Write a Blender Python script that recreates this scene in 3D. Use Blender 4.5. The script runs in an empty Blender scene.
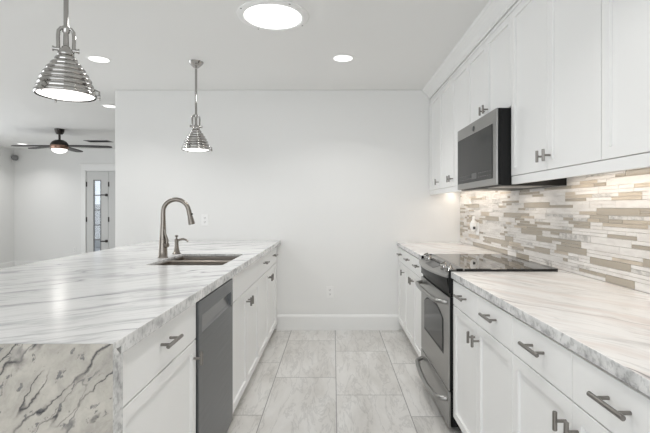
import bpy, bmesh, math, random
from mathutils import Vector, Matrix

SC = bpy.context.scene
COL = SC.collection
PI = math.pi
CEIL = 2.44
CAMZ = 1.245

# ------------------------------------------------------------------ camera
cam_d = bpy.data.cameras.new('camera')
cam_d.sensor_width = 36.0
cam_d.lens = 433.0 / 650.0 * 36.0
cam_d.shift_x = -8.5 / 650.0
cam_d.shift_y = -9.0 / 650.0
cam_d.clip_start = 0.02
cam = bpy.data.objects.new('camera', cam_d)
cam.location = (0, 0, CAMZ)
cam.rotation_euler = (PI / 2, 0, 0)
COL.objects.link(cam)
SC.camera = cam

# ------------------------------------------------------------------ world and added daylight fill
w = bpy.data.worlds.new('world')
SC.world = w
w.use_nodes = True
bg = w.node_tree.nodes['Background']
bg.inputs[0].default_value = (0.80, 0.90, 1.0, 1)
bg.inputs[1].default_value = 1.0

SC.view_settings.view_transform = 'Standard'
SC.view_settings.look = 'None'
SC.view_settings.gamma = 1.0
SC.view_settings.exposure = -0.20
SC.view_settings.use_curve_mapping = False
SC.cycles.max_bounces = 16
SC.cycles.diffuse_bounces = 10


def area(name, loc, rot, sx, sy, power, color=(1, 1, 1), shape='RECTANGLE', spread=PI):
    d = bpy.data.lights.new(name, 'AREA')
    d.shape = shape
    d.size = sx
    if shape in ('RECTANGLE', 'ELLIPSE'):
        d.size_y = sy
    d.energy = power
    d.color = color
    d.spread = spread
    o = bpy.data.objects.new(name, d)
    o.location = loc
    o.rotation_euler = rot
    COL.objects.link(o)
    return o


# added daylight fill lamps at unseen windows behind the camera (facing +y) and in the left wall of the living room (facing +x)
area('fill_rear', (-1.6, -2.93, 1.35), (PI / 2, 0, 0), 5.0, 2.0, 75, (0.97, 0.985, 1.0))
area('fill_left', (-6.44, 4.4, 1.30), (0, -PI / 2, 0), 1.8, 4.4, 72, (0.97, 0.985, 1.0))
DOWN_W = 6.0
UNDER_W = 1.15

# ------------------------------------------------------------------ materials


def mat(name, color=(0.8, 0.8, 0.8), rough=0.5, metal=0.0, spec=0.5, emit=None, estr=0.0, trans=0.0, coat=0.0):
    m = bpy.data.materials.new(name)
    m.use_nodes = True
    b = m.node_tree.nodes['Principled BSDF']
    b.inputs['Base Color'].default_value = (*color, 1)
    b.inputs['Roughness'].default_value = rough
    b.inputs['Metallic'].default_value = metal
    b.inputs['Specular IOR Level'].default_value = spec
    b.inputs['Transmission Weight'].default_value = trans
    b.inputs['Coat Weight'].default_value = coat
    if emit:
        b.inputs['Emission Color'].default_value = (*emit, 1)
        b.inputs['Emission Strength'].default_value = estr
    return m


class NT:
    """small helper to wire nodes"""

    def __init__(self, m):
        self.t = m.node_tree
        self.b = self.t.nodes['Principled BSDF']

    def n(self, typ, **kw):
        nd = self.t.nodes.new(typ)
        for k, v in kw.items():
            setattr(nd, k, v)
        return nd

    def l(self, a, b):
        self.t.links.new(a, b)

    def math(self, op, a, b=None, c=None):
        nd = self.n('ShaderNodeMath', operation=op)
        for i, v in enumerate((a, b, c)):
            if v is None:
                continue
            if isinstance(v, (int, float)):
                nd.inputs[i].default_value = v
            else:
                self.l(v, nd.inputs[i])
        return nd.outputs[0]

    def pos(self):
        return self.n('ShaderNodeNewGeometry').outputs['Position']

    def mapping(self, vec, loc=(0, 0, 0), rot=(0, 0, 0), scale=(1, 1, 1), typ='POINT'):
        nd = self.n('ShaderNodeMapping', vector_type=typ)
        nd.inputs['Location'].default_value = loc
        nd.inputs['Rotation'].default_value = rot
        nd.inputs['Scale'].default_value = scale
        self.l(vec, nd.inputs['Vector'])
        return nd.outputs[0]

    def noise(self, vec, scale, detail=4, rough=0.5, dist=0.0, fac=True):
        nd = self.n('ShaderNodeTexNoise')
        nd.inputs['Scale'].default_value = scale
        nd.inputs['Detail'].default_value = detail
        nd.inputs['Roughness'].default_value = rough
        nd.inputs['Distortion'].default_value = dist
        self.l(vec, nd.inputs['Vector'])
        return nd.outputs['Fac'] if fac else nd.outputs['Color']

    def ramp(self, fac, stops):
        nd = self.n('ShaderNodeValToRGB')
        els = nd.color_ramp.elements
        while len(els) < len(stops):
            els.new(0.5)
        for e, (p, c) in zip(els, stops):
            e.position = p
            e.color = (*c, 1) if len(c) == 3 else c
        self.l(fac, nd.inputs[0])
        return nd.outputs[0]

    def mix(self, fac, a, b, typ='MIX'):
        nd = self.n('ShaderNodeMix', data_type='RGBA', blend_type=typ)
        if isinstance(fac, (int, float)):
            nd.inputs[0].default_value = fac
        else:
            self.l(fac, nd.inputs[0])
        for i, v in ((6, a), (7, b)):
            if isinstance(v, tuple):
                nd.inputs[i].default_value = (*v, 1)
            else:
                self.l(v, nd.inputs[i])
        return nd.outputs[2]

    def bump(self, h, strength=0.1, dist=0.01):
        nd = self.n('ShaderNodeBump')
        nd.inputs['Strength'].default_value = strength
        nd.inputs['Distance'].default_value = dist
        self.l(h, nd.inputs['Height'])
        self.l(nd.outputs[0], self.b.inputs['Normal'])


def g(v):
    return (v, v, v)


def marble(name, ang, base=(0.84, 0.83, 0.82), cloud=(0.62, 0.62, 0.63), tint=None, seed=0.0, dark=(0.17, 0.17, 0.18), lines=()):
    m = mat(name, base, 0.19, spec=0.4)
    t = NT(m)
    p = t.pos()
    # turn so that x runs along the veins, then stretch
    p1 = t.mapping(p, loc=(seed, seed * 0.7, 0), rot=(0, 0, -ang))
    warp = t.noise(p1, 1.7, 3, 0.5, 0, fac=False)
    wv = t.n('ShaderNodeVectorMath', operation='SCALE')
    t.l(warp, wv.inputs[0])
    wv.inputs['Scale'].default_value = 0.20
    wa = t.n('ShaderNodeVectorMath', operation='ADD')
    t.l(p1, wa.inputs[0])
    t.l(wv.outputs[0], wa.inputs[1])
    q = wa.outputs[0]
    s1 = t.mapping(q, scale=(2.0, 13.0, 13.0))
    clouds = t.noise(s1, 1.0, 8, 0.68, 0.3)
    c = t.ramp(clouds, [(0.36, cloud), (0.50, base), (1.0, base)])
    s2 = t.mapping(q, scale=(3.5, 60.0, 60.0))
    streak = t.noise(s2, 1.0, 6, 0.66, 0.4)
    sm = t.ramp(streak, [(0.30, g(0.45)), (0.47, g(0.95)), (1, g(1.0))])
    c = t.mix(0.55, c, sm, 'MULTIPLY')
    if tint:
        s3 = t.mapping(q, scale=(1.6, 13.0, 13.0), loc=(3, 1, 2))
        tn = t.noise(s3, 1.0, 4, 0.55)
        tf = t.ramp(tn, [(0.48, g(0)), (0.66, g(0.75))])
        c = t.mix(tf, c, tint)
    # a few thin dark veins
    s4 = t.mapping(q, scale=(0.55, 2.7, 2.7), loc=(1.7 + seed, 0.4, 0))
    v = t.noise(s4, 1.0, 3, 0.5, 0.1)
    d = t.math('ABSOLUTE', t.math('SUBTRACT', v, 0.5))
    vm = t.ramp(d, [(0.0, g(1)), (0.010, g(0.0)), (1, g(0))])
    brk = t.ramp(t.noise(t.mapping(q, scale=(2.5, 2.5, 2.5), loc=(8, 0, 0)), 1.0, 3), [(0.42, g(0.0)), (0.62, g(0.85))])
    vf = t.math('MULTIPLY', vm, brk)
    c = t.mix(vf, c, dark)
    if lines:
        sq = t.n('ShaderNodeSeparateXYZ')
        t.l(q, sq.inputs[0])
        fade = t.ramp(t.noise(t.mapping(q, scale=(5, 2, 2)), 1.0, 3), [(0.36, g(0.35)), (0.55, g(0.85))])
        for at, wd in lines:
            d = t.math('DIVIDE', t.math('ABSOLUTE', t.math('SUBTRACT', sq.outputs[1], at)), wd)
            c = t.mix(t.math('MULTIPLY', t.math('MAXIMUM', t.math('SUBTRACT', 1.0, d), 0.0), fade), c, dark)
    t.l(c, t.b.inputs['Base Color'])
    return m


def marble_crackle(name):
    m = mat(name, (0.6, 0.58, 0.54), 0.16)
    t = NT(m)
    p = t.pos()
    p1 = t.mapping(p, rot=(0, math.radians(52), 0))     # x along the cracks, down to the left
    wv = t.n('ShaderNodeVectorMath', operation='SCALE')
    t.l(t.noise(p1, 7.0, 5, 0.6, 0, fac=False), wv.inputs[0])
    wv.inputs['Scale'].default_value = 0.075
    wa = t.n('ShaderNodeVectorMath', operation='ADD')
    t.l(p1, wa.inputs[0])
    t.l(wv.outputs[0], wa.inputs[1])
    q = wa.outputs[0]
    c = t.ramp(t.noise(t.mapping(q, scale=(9, 14, 20)), 1.0, 8, 0.68),
               [(0.30, (0.29, 0.275, 0.25)), (0.50, (0.42, 0.395, 0.352)), (0.68, (0.52, 0.49, 0.44))])
    sm = t.ramp(t.noise(t.mapping(q, scale=(30, 46, 60)), 1.0, 3, 0.55), [(0.62, g(0)), (0.67, g(0.85))])
    c = t.mix(sm, c, (0.13, 0.13, 0.13))
    for loc, wd, dk in (((0.31, 0, 0.15), 0.006, (0.025, 0.025, 0.03)), ((2.3, 0, 1.9), 0.0035, (0.16, 0.155, 0.15))):
        v = t.noise(t.mapping(q, scale=(2.0, 4, 10.0), loc=loc), 1.0, 2, 0.5, 0.0)
        d = t.math('ABSOLUTE', t.math('SUBTRACT', v, 0.5))
        vm = t.ramp(d, [(0.0, g(1)), (wd, g(0.6)), (wd * 2.2, g(0)), (1, g(0))])
        brk = t.ramp(t.noise(t.mapping(q, loc=loc), 6.0, 3), [(0.36, g(0.0)), (0.48, g(0.95))])
        c = t.mix(t.math('MULTIPLY', vm, brk), c, dk)
    t.l(c, t.b.inputs['Base Color'])
    return m


def marble_edge(name):
    """the slab cut across its veins: grey and speckled"""
    m = mat(name, (0.6, 0.6, 0.6), 0.22)
    t = NT(m)
    p = t.pos()
    c = t.ramp(t.noise(t.mapping(p, scale=(9, 9, 14)), 1.0, 5, 0.6), [(0.30, (0.26, 0.26, 0.265)), (0.46, (0.60, 0.60, 0.595)), (0.60, (0.74, 0.74, 0.73))])
    sp = t.ramp(t.noise(t.mapping(p, scale=(60, 60, 45)), 1.0, 3, 0.6), [(0.36, g(0.6)), (0.5, g(1))])
    c = t.mix(0.8, c, sp, 'MULTIPLY')
    t.l(c, t.b.inputs['Base Color'])
    return m


def floor_material():
    TW, TL = 0.4445, 0.875
    m = mat('porcelain_tile', g(0.6), 0.32)
    t = NT(m)
    p = t.pos()
    sep = t.n('ShaderNodeSeparateXYZ')
    t.l(p, sep.inputs[0])
    x = t.math('DIVIDE', t.math('SUBTRACT', sep.outputs[0], 0.018), TW)
    col = t.math('FLOOR', x)
    fx = t.math('SUBTRACT', x, col)
    y = t.math('DIVIDE', t.math('SUBTRACT', t.math('ADD', sep.outputs[1], t.math('MULTIPLY', col, 0.298)), 2.875), TL)
    row = t.math('FLOOR', y)
    fy = t.math('SUBTRACT', y, row)
    dx = t.math('MULTIPLY', t.math('MINIMUM', fx, t.math('SUBTRACT', 1.0, fx)), TW)
    dy = t.math('MULTIPLY', t.math('MINIMUM', fy, t.math('SUBTRACT', 1.0, fy)), TL)
    d = t.math('MINIMUM', dx, dy)
    grout = t.math('LESS_THAN', d, 0.0026)
    cmb = t.n('ShaderNodeCombineXYZ')
    t.l(col, cmb.inputs[0])
    t.l(row, cmb.inputs[1])
    wn = t.n('ShaderNodeTexWhiteNoise', noise_dimensions='3D')
    t.l(cmb.outputs[0], wn.inputs['Vector'])
    off = t.n('ShaderNodeVectorMath', operation='SCALE')
    t.l(wn.outputs['Color'], off.inputs[0])
    off.inputs['Scale'].default_value = 20
    pv = t.n('ShaderNodeVectorMath', operation='ADD')
    t.l(p, pv.inputs[0])
    t.l(off.outputs[0], pv.inputs[1])
    n1 = t.noise(t.mapping(pv.outputs[0], scale=(5, 1.6, 1)), 1.0, 6, 0.6, 0.5)
    c = t.ramp(n1, [(0.30, (0.56, 0.54, 0.51)), (0.5, (0.67, 0.655, 0.63)), (0.66, (0.74, 0.73, 0.71))])
    n2 = t.noise(t.mapping(pv.outputs[0], scale=(11, 2.0, 1)), 1.0, 6, 0.66, 0.5)
    sp = t.ramp(t.math('ABSOLUTE', t.math('SUBTRACT', n2, 0.5)), [(0, g(0.62)), (0.035, g(1)), (1, g(1))])
    c = t.mix(0.5, c, sp, 'MULTIPLY')
    vr = t.math('ADD', 0.95, t.math('MULTIPLY', wn.outputs['Value'], 0.08))
    cv = t.n('ShaderNodeVectorMath', operation='SCALE')
    t.l(c, cv.inputs[0])
    t.l(vr, cv.inputs['Scale'])
    c = t.mix(grout, cv.outputs[0], (0.30, 0.295, 0.285))
    t.l(c, t.b.inputs['Base Color'])
    t.l(t.math('ADD', 0.30, t.math('MULTIPLY', grout, 0.5)), t.b.inputs['Roughness'])
    t.bump(t.math('SUBTRACT', 1.0, grout), 0.25, 0.002)
    return m


def paint(name, color, rough, amt=0.02):
    m = mat(name, color, rough, spec=0.3)
    t = NT(m)
    n = t.noise(t.pos(), 160, 3, 0.5)
    t.bump(n, amt, 0.002)
    return m


def brushed(name, color, rough, axis):
    m = mat(name, color, rough, 1.0)
    t = NT(m)
    s = [260, 260, 260]
    s[axis] = 3
    n = t.noise(t.mapping(t.pos(), scale=tuple(s)), 1.0, 2, 0.5)
    r = t.math('ADD', rough - 0.06, t.math('MULTIPLY', n, 0.14))
    t.l(r, t.b.inputs['Roughness'])
    return m


def stone_tile(name, c1, c2, rough, scale=(10, 10, 40)):
    m = mat(name, c1, rough)
    t = NT(m)
    c = t.ramp(t.noise(t.mapping(t.pos(), scale=scale), 1.0, 5, 0.6), [(0.3, c2), (0.62, c1)])
    t.l(c, t.b.inputs['Base Color'])
    return m


M = {}
M['wall'] = paint('wall_paint', (0.80, 0.80, 0.79), 0.75)
M['ceiling'] = paint('ceiling_paint', (0.82, 0.82, 0.81), 0.85)
M['trim'] = mat('trim_paint', (0.84, 0.84, 0.83), 0.4)
M['cab'] = mat('cabinet_paint', (0.83, 0.83, 0.82), 0.33)
M['floor'] = floor_material()
M['marble_i'] = marble('marble_island', math.radians(36), base=(0.74, 0.738, 0.732), cloud=(0.46, 0.46, 0.468), seed=0.3, lines=((2.15, 0.013), (1.58, 0.006)))
M['marble_r'] = marble('marble_perimeter', math.radians(-59), base=(0.84, 0.835, 0.83), cloud=(0.62, 0.61, 0.61), tint=(0.70, 0.635, 0.61), seed=4.1)
M['marble_e'] = marble_crackle('marble_end')
M['marble_x'] = marble_edge('marble_cut_edge')
M['nickel'] = mat('brushed_nickel', (0.27, 0.255, 0.238), 0.28, 1.0)
M['faucet'] = mat('faucet_nickel', (0.25, 0.225, 0.20), 0.24, 1.0)
M['steel'] = brushed('stainless_steel', (0.36, 0.355, 0.345), 0.30, 1)
M['steel_d'] = brushed('dark_stainless', (0.185, 0.19, 0.195), 0.34, 1)
M['pocket'] = mat('pocket_steel', (0.30, 0.30, 0.30), 0.35, 1.0)
M['sink'] = mat('sink_steel', (0.42, 0.38, 0.34), 0.3, 1.0)
M['chrome'] = mat('chrome', (0.42, 0.41, 0.395), 0.07, 1.0)
M['black'] = mat('black_enamel', (0.006, 0.006, 0.006), 0.4, spec=0.25)
M['glass_k'] = mat('black_glass', (0.012, 0.011, 0.011), 0.03, spec=0.8)
M['window_k'] = mat('tinted_door_glass', (0.022, 0.022, 0.021), 0.12, spec=0.15)
M['display'] = mat('grey_display', (0.07, 0.07, 0.07), 0.3)
M['icon'] = mat('grey_print', (0.13, 0.13, 0.13), 0.4)
M['grout'] = mat('mosaic_grout', (0.74, 0.71, 0.66), 0.8)
M['t_white'] = stone_tile('mosaic_white', (0.84, 0.82, 0.79), (0.72, 0.69, 0.66), 0.25)
M['t_taupe'] = mat('mosaic_taupe', (0.44, 0.395, 0.33), 0.18)
M['t_beige'] = stone_tile('mosaic_beige', (0.60, 0.53, 0.44), (0.50, 0.44, 0.36), 0.35)
M['t_grey'] = stone_tile('mosaic_mottled', (0.72, 0.70, 0.67), (0.40, 0.39, 0.37), 0.3, (40, 40, 60))
M['plastic'] = mat('white_plastic', (0.84, 0.84, 0.83), 0.35)
M['slot'] = mat('dark_slot', (0.05, 0.05, 0.05), 0.6)
M['lamp'] = mat('lamp_lens', (0.9, 0.9, 0.9), 0.4, emit=(1.0, 0.98, 0.95), estr=1.8)
M['tube'] = mat('daylight_lens', (0.9, 0.9, 0.9), 0.4, emit=(0.98, 0.99, 1.0), estr=1.8)
M['bronze'] = mat('dark_bronze', (0.035, 0.03, 0.027), 0.35, 0.6)
M['copper'] = mat('copper_band', (0.26, 0.165, 0.125), 0.3, 1.0)
M['blade'] = mat('fan_blade_wood', (0.022, 0.02, 0.02), 0.45)
M['door'] = mat('door_paint', (0.62, 0.62, 0.61), 0.45)
M['glass'] = mat('clear_glass', (1, 1, 1), 0.02, trans=1.0)
M['sensor'] = mat('grey_plastic', (0.22, 0.22, 0.22), 0.4)
M['vent'] = mat('vent_dark', (0.05, 0.05, 0.05), 0.6)
M['patio'] = mat('patio_concrete', (0.5, 0.5, 0.5), 0.8)

# ------------------------------------------------------------------ mesh builder
WLOC = {}


class MB:
    def __init__(self):
        self.bm = bmesh.new()
        self.mi = 0

    def _mark(self, faces):
        for f in faces:
            f.material_index = self.mi

    def box(self, x0, x1, y0, y1, z0, z1, bev=0.0, seg=2):
        n0 = set(self.bm.faces)
        r = bmesh.ops.create_cube(self.bm, size=1.0)
        vs = r['verts']
        c = Vector(((x0 + x1) / 2, (y0 + y1) / 2, (z0 + z1) / 2))
        s = Vector((abs(x1 - x0), abs(y1 - y0), abs(z1 - z0)))
        for v in vs:
            v.co = Vector((v.co.x * s.x, v.co.y * s.y, v.co.z * s.z)) + c
        if bev > 0:
            es = list({e for v in vs for e in v.link_edges})
            bmesh.ops.bevel(self.bm, geom=es, offset=bev, segments=seg, profile=0.5, affect='EDGES')
        self._mark([f for f in self.bm.faces if f not in n0])
        return self

    def tube(self, pts, rad, seg=12, cap=True):
        pts = [Vector(p) for p in pts]
        if not hasattr(rad, '__len__'):
            rad = [rad] * len(pts)
        n0 = set(self.bm.faces)
        tang = []
        for i in range(len(pts)):
            a = pts[max(0, i - 1)]
            b = pts[min(len(pts) - 1, i + 1)]
            tang.append((b - a).normalized())
        up = Vector((0, 0, 1)) if abs(tang[0].z) < 0.9 else Vector((1, 0, 0))
        nrm = (up - tang[0] * up.dot(tang[0])).normalized()
        rings = []
        for p, t, r in zip(pts, tang, rad):
            nrm = (nrm - t * nrm.dot(t)).normalized()
            bi = t.cross(nrm)
            rings.append([self.bm.verts.new(p + (nrm * math.cos(2 * PI * k / seg) + bi * math.sin(2 * PI * k / seg)) * r) for k in range(seg)])
        for a, b in zip(rings, rings[1:]):
            for k in range(seg):
                self.bm.faces.new((a[k], a[(k + 1) % seg], b[(k + 1) % seg], b[k]))
        if cap:
            self.bm.faces.new(list(reversed(rings[0])))
            self.bm.faces.new(rings[-1])
        self._mark([f for f in self.bm.faces if f not in n0])
        return self

    def cyl(self, p0, p1, r0, r1=None, seg=20):
        return self.tube([p0, p1], [r0, r0 if r1 is None else r1], seg)

    def lathe(self, prof, c, seg=32, cap0=False, cap1=False, axis=(0, 0, 1)):
        """prof: (radius, height along axis)"""
        n0 = set(self.bm.faces)
        c = Vector(c)
        q = Vector((0, 0, 1)).rotation_difference(Vector(axis).normalized())
        rings = []
        for r, h in prof:
            rings.append([self.bm.verts.new(c + q @ Vector((r * math.cos(2 * PI * k / seg), r * math.sin(2 * PI * k / seg), h))) for k in range(seg)])
        for a, b in zip(rings, rings[1:]):
            for k in range(seg):
                self.bm.faces.new((a[k], a[(k + 1) % seg], b[(k + 1) % seg], b[k]))
        if cap0:
            self.bm.faces.new(list(reversed(rings[0])))
        if cap1:
            self.bm.faces.new(rings[-1])
        self._mark([f for f in self.bm.faces if f not in n0])
        return self

    def prism(self, poly, vec):
        """poly: list of 3d points (planar), extruded by vec"""
        n0 = set(self.bm.faces)
        vec = Vector(vec)
        a = [self.bm.verts.new(Vector(p)) for p in poly]
        b = [self.bm.verts.new(Vector(p) + vec) for p in poly]
        n = len(a)
        self.bm.faces.new(a)
        self.bm.faces.new(list(reversed(b)))
        for k in range(n):
            self.bm.faces.new((a[k], b[k], b[(k + 1) % n], a[(k + 1) % n]))
        self._mark([f for f in self.bm.faces if f not in n0])
        return self

    def shaker(self, s, xf, y0, y1, z0, z1, rail=0.058, th=0.019, rec=0.011):
        """a door facing s (+1: towards +x, -1: towards -x) whose front lies at xf"""
        tmp = bmesh.new()
        r = bmesh.ops.create_cube(tmp, size=1.0)
        xb = xf - s * th
        for v in r['verts']:
            v.co = Vector(((xf + xb) / 2 + v.co.x * th, (y0 + y1) / 2 + v.co.y * (y1 - y0), (z0 + z1) / 2 + v.co.z * (z1 - z0)))
        tmp.normal_update()
        f = [q for q in tmp.faces if q.normal.x * s > 0.9][0]
        if rail > 0:
            bmesh.ops.inset_region(tmp, faces=[f], thickness=0.0015)
            for v in f.verts:
                v.co.x += s * 0.0012
            bmesh.ops.inset_region(tmp, faces=[f], thickness=rail)
            bmesh.ops.inset_region(tmp, faces=[f], thickness=0.0012)
            for v in f.verts:
                v.co.x -= s * rec
        else:
            bmesh.ops.inset_region(tmp, faces=[f], thickness=0.0015)
            for v in f.verts:
                v.co.x += s * 0.0012
        me = bpy.data.meshes.new('tmp')
        tmp.to_mesh(me)
        tmp.free()
        self.bm.from_mesh(me)
        bpy.data.meshes.remove(me)
        return self


def obj(name, mb, mats, parent=None, smooth=False, ang=0.6, origin=None):
    bm = mb.bm
    bmesh.ops.recalc_face_normals(bm, faces=bm.faces[:])
    if origin is None:
        xs = [v.co for v in bm.verts]
        mn = Vector((min(c.x for c in xs), min(c.y for c in xs), min(c.z for c in xs)))
        mx = Vector((max(c.x for c in xs), max(c.y for c in xs), max(c.z for c in xs)))
        origin = Vector(((mn.x + mx.x) / 2, (mn.y + mx.y) / 2, mn.z if parent is None else (mn.z + mx.z) / 2))
    origin = Vector(origin)
    bmesh.ops.translate(bm, verts=bm.verts[:], vec=-origin)
    me = bpy.data.meshes.new(name)
    bm.to_mesh(me)
    bm.free()
    if not isinstance(mats, (list, tuple)):
        mats = [mats]
    for m in mats:
        me.materials.append(m)
    if smooth:
        me.shade_smooth()
        me.set_sharp_from_angle(angle=ang)
    o = bpy.data.objects.new(name, me)
    COL.objects.link(o)
    WLOC[o] = origin
    if parent is not None:
        o.parent = parent
        o.location = origin - WLOC[parent]
    else:
        o.location = origin
    return o


def sides(o, lim=0.5):
    for p in o.data.polygons:
        if abs(p.normal.z) < lim:
            p.material_index = 1
    return o


def tag(o, label, cat, group=None):
    o['label'] = label
    o['category'] = cat
    if group:
        o['group'] = group
    return o


def thing(name, loc, label, cat, group=None):
    o = bpy.data.objects.new(name, None)
    o.empty_display_size = 0.05
    COL.objects.link(o)
    o.location = loc
    WLOC[o] = Vector(loc)
    return tag(o, label, cat, group)


def struct(name, mb, mats, parent=None, **kw):
    o = obj(name, mb, mats, parent, **kw)
    if parent is None:
        o['kind'] = 'structure'
    return o


def dup(root, loc, label):
    r = root.copy()
    COL.objects.link(r)
    r.location = loc
    r['label'] = label
    for ch in list(root.children):
        c = ch.copy()
        COL.objects.link(c)
        c.parent = r
        for gc in list(ch.children):
            d = gc.copy()
            COL.objects.link(d)
            d.parent = c
    return r


# ------------------------------------------------------------------ room shell
XR, YB = 1.296, 4.402          # right wall face, kitchen back wall face
XL, YF, YREAR = -6.52, 8.845, -3.0
XWE = -2.222                   # free end of the kitchen back wall
T = 0.12

struct('floor', MB().box(XL - T, XR + T, YREAR - T, YF + T, -0.1, 0), M['floor'])
struct('ceiling', MB().box(XL - T, XR + T, YREAR - T, YF + T, CEIL, CEIL + 0.1), M['ceiling'])
struct('wall_right', MB().box(XR, XR + T, YREAR - T, YF + T, 0, CEIL), M['wall'])
struct('wall_back', MB().box(XWE, XR, YB, YB + T, 0, CEIL, 0.006), M['wall'])
mb = MB()
for y0, y1, z0, z1 in ((YREAR - T, 2.1, 0, CEIL), (6.7, YF + T, 0, CEIL), (2.1, 6.7, 0, 0.3), (2.1, 6.7, 2.2, CEIL)):
    mb.box(XL - T, XL, y0, y1, z0, z1)
struct('wall_left', mb, M['wall'])
mb = MB()
for x0, x1, z0, z1 in ((XL, -4.2, 0, CEIL), (1.0, XR, 0, CEIL), (-4.2, 1.0, 0, 0.2), (-4.2, 1.0, 2.25, CEIL)):
    mb.box(x0, x1, YREAR - T, YREAR, z0, z1)
struct('wall_rear', mb, M['wall'])
# unseen window frames added for the daylight fill (behind the camera and in the left wall)
mb = MB()
for x in (-4.2, -2.48, -0.74, 0.95):
    mb.box(x, x + 0.05, YREAR - 0.09, YREAR - 0.03, 0.2, 2.25)
mb.box(-4.2, 1.0, YREAR - 0.09, YREAR - 0.03, 0.2, 0.25)
mb.box(-4.2, 1.0, YREAR - 0.09, YREAR - 0.03, 2.2, 2.25)
struct('window_1', mb, M['trim'])
mb = MB()
for y in (2.1, 4.35, 6.65):
    mb.box(XL - 0.09, XL - 0.03, y, y + 0.05, 0.3, 2.2)
mb.box(XL - 0.09, XL - 0.03, 2.1, 6.7, 0.3, 0.35)
mb.box(XL - 0.09, XL - 0.03, 2.1, 6.7, 2.15, 2.2)
struct('window_2', mb, M['trim'])
# far wall with the glazed door opening
DX0, DX1, DH = -5.055, -4.150, 1.985
mb = MB()
mb.box(XL, DX0, YF, YF + T, 0, CEIL)
mb.box(DX1, XR, YF, YF + T, 0, CEIL)
mb.box(DX0, DX1, YF, YF + T, DH, CEIL)
struct('wall_far', mb, M['wall'])
struct('ground', MB().box(XL - 6, XR + 6, YF + T, YF + 9, -0.2, -0.05), M['patio'])
struct('garden_wall', MB().box(XL - 6, XR + 6, YF + 5.0, YF + 5.2, -0.05, 1.35, 0.02), M['patio'])


def baseboard(name, kind, a0, a1, face, s):
    mb = MB()
    if kind == 'x':      # runs along x on a wall facing s*y
        prof = [(0, 0), (0.016, 0), (0.016, 0.135), (0.012, 0.148), (0.006, 0.158), (0, 0.158)]
        mb.prism([(a0, face + s * d, z) for d, z in prof], (a1 - a0, 0, 0))
    else:
        prof = [(0, 0), (0.016, 0), (0.016, 0.135), (0.012, 0.148), (0.006, 0.158), (0, 0.158)]
        mb.prism([(face + s * d, a0, z) for d, z in prof], (0, a1 - a0, 0))
    struct(name, mb, M['trim'])


baseboard('baseboard_back', 'x', -0.575, 0.665, YB, -1)
baseboard('baseboard_far', 'x', XL, DX0 - 0.09, YF, -1)
baseboard('baseboard_left', 'y', YREAR, YF, XL, 1)

# glazed double door of the living room
mb = MB()
mb.box(DX0 - 0.09, DX0, YF - 0.018, YF, 0, DH + 0.02, 0.003)
mb.box(DX1, DX1 + 0.09, YF - 0.018, YF, 0, DH + 0.02, 0.003)
mb.box(DX0 - 0.09, DX1 + 0.09, YF - 0.018, YF, DH + 0.02, DH + 0.13, 0.003)
mb.box(DX0 - 0.12, DX1 + 0.12, YF - 0.035, YF, DH + 0.13, DH + 0.155, 0.004)
struct('trim_1', mb, M['trim'])


def glazed_leaf(name, x0, x1, hinge_x, handles):
    gx0, gx1, gz0, gz1 = (x0 + x1) / 2 - 0.066, (x0 + x1) / 2 + 0.066, 0.28, 1.80
    y0, y1 = YF + 0.002, YF + 0.042
    mb = MB()
    mb.box(x0, gx0, y0, y1, 0.01, DH - 0.006)
    mb.box(gx1, x1, y0, y1, 0.01, DH - 0.006)
    mb.box(gx0, gx1, y0, y1, 0.01, gz0)
    mb.box(gx0, gx1, y0, y1, gz1, DH - 0.006)
    d = struct(name, mb, M['door'])
    mb = MB()
    mb.box(gx0 - 0.012, gx0, y0 - 0.008, y0, gz0 - 0.012, gz1 + 0.012)
    mb.box(gx1, gx1 + 0.012, y0 - 0.008, y0, gz0 - 0.012, gz1 + 0.012)
    for k in range(6):
        z = gz0 + (gz1 - gz0) * k / 5
        mb.box(gx0, gx1, y0 - 0.006, y0 + 0.02, z - 0.010, z + 0.010)
    obj('glazing_bead', mb, M['sensor'], d)
    obj('glass_pane', MB().box(gx0, gx1, y0 + 0.018, y0 + 0.024, gz0, gz1), M['glass'], d)
    for z in (1.72, 1.0, 0.25):
        obj('hinge', MB().box(hinge_x - 0.012, hinge_x + 0.012, y0 - 0.012, y0, z - 0.05, z + 0.05, 0.003), M['bronze'], d)
    for z in handles:
        mb = MB().cyl((x1 - 0.03, y0 - 0.001, z), (x1 - 0.03, y0 - 0.02, z), 0.028)
        mb.cyl((x1 - 0.03, y0 - 0.02, z), (x1 - 0.03, y0 - 0.05, z), 0.012)
        mb.tube([(x1 - 0.03, y0 - 0.05, z), (x1 - 0.13, y0 - 0.055, z)], 0.011)
        obj('door_handle', mb, M['bronze'], d, smooth=True)
    return d


glazed_leaf('door_1', DX0 + 0.006, -4.606, DX0 + 0.01, (1.50, 0.56))
glazed_leaf('door_2', -4.600, DX1 - 0.006, -4.592, ())

# ------------------------------------------------------------------ cabinets
FR = 0.658        # front of the right-hand base doors
FL = -0.560       # front of the island doors
FU = 0.976        # front of the wall-cabinet doors
ZT_R, ZT_I = 0.893, 0.914
Z_DR = 0.712      # line between drawers and doors
Z_DB = 0.098      # bottom of base doors
GAP = 0.0016


def bar_pull(parent, s, xf, yc, z, length=0.128, sp=0.076):
    xo = xf + s * 0.034
    mb = MB()
    mb.tube([(xo, yc - length / 2, z), (xo, yc - length / 2 + 0.0015, z), (xo, yc + length / 2 - 0.0015, z), (xo, yc + length / 2, z)], [0.0052, 0.0064, 0.0064, 0.0052], 14)
    for k in (-1, 1):
        mb.cyl((xf + s * 0.001, yc + k * sp / 2, z), (xo, yc + k * sp / 2, z), 0.0048, None, 12)
    return obj('bar_pull', mb, M['nickel'], parent, smooth=True)


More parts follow.
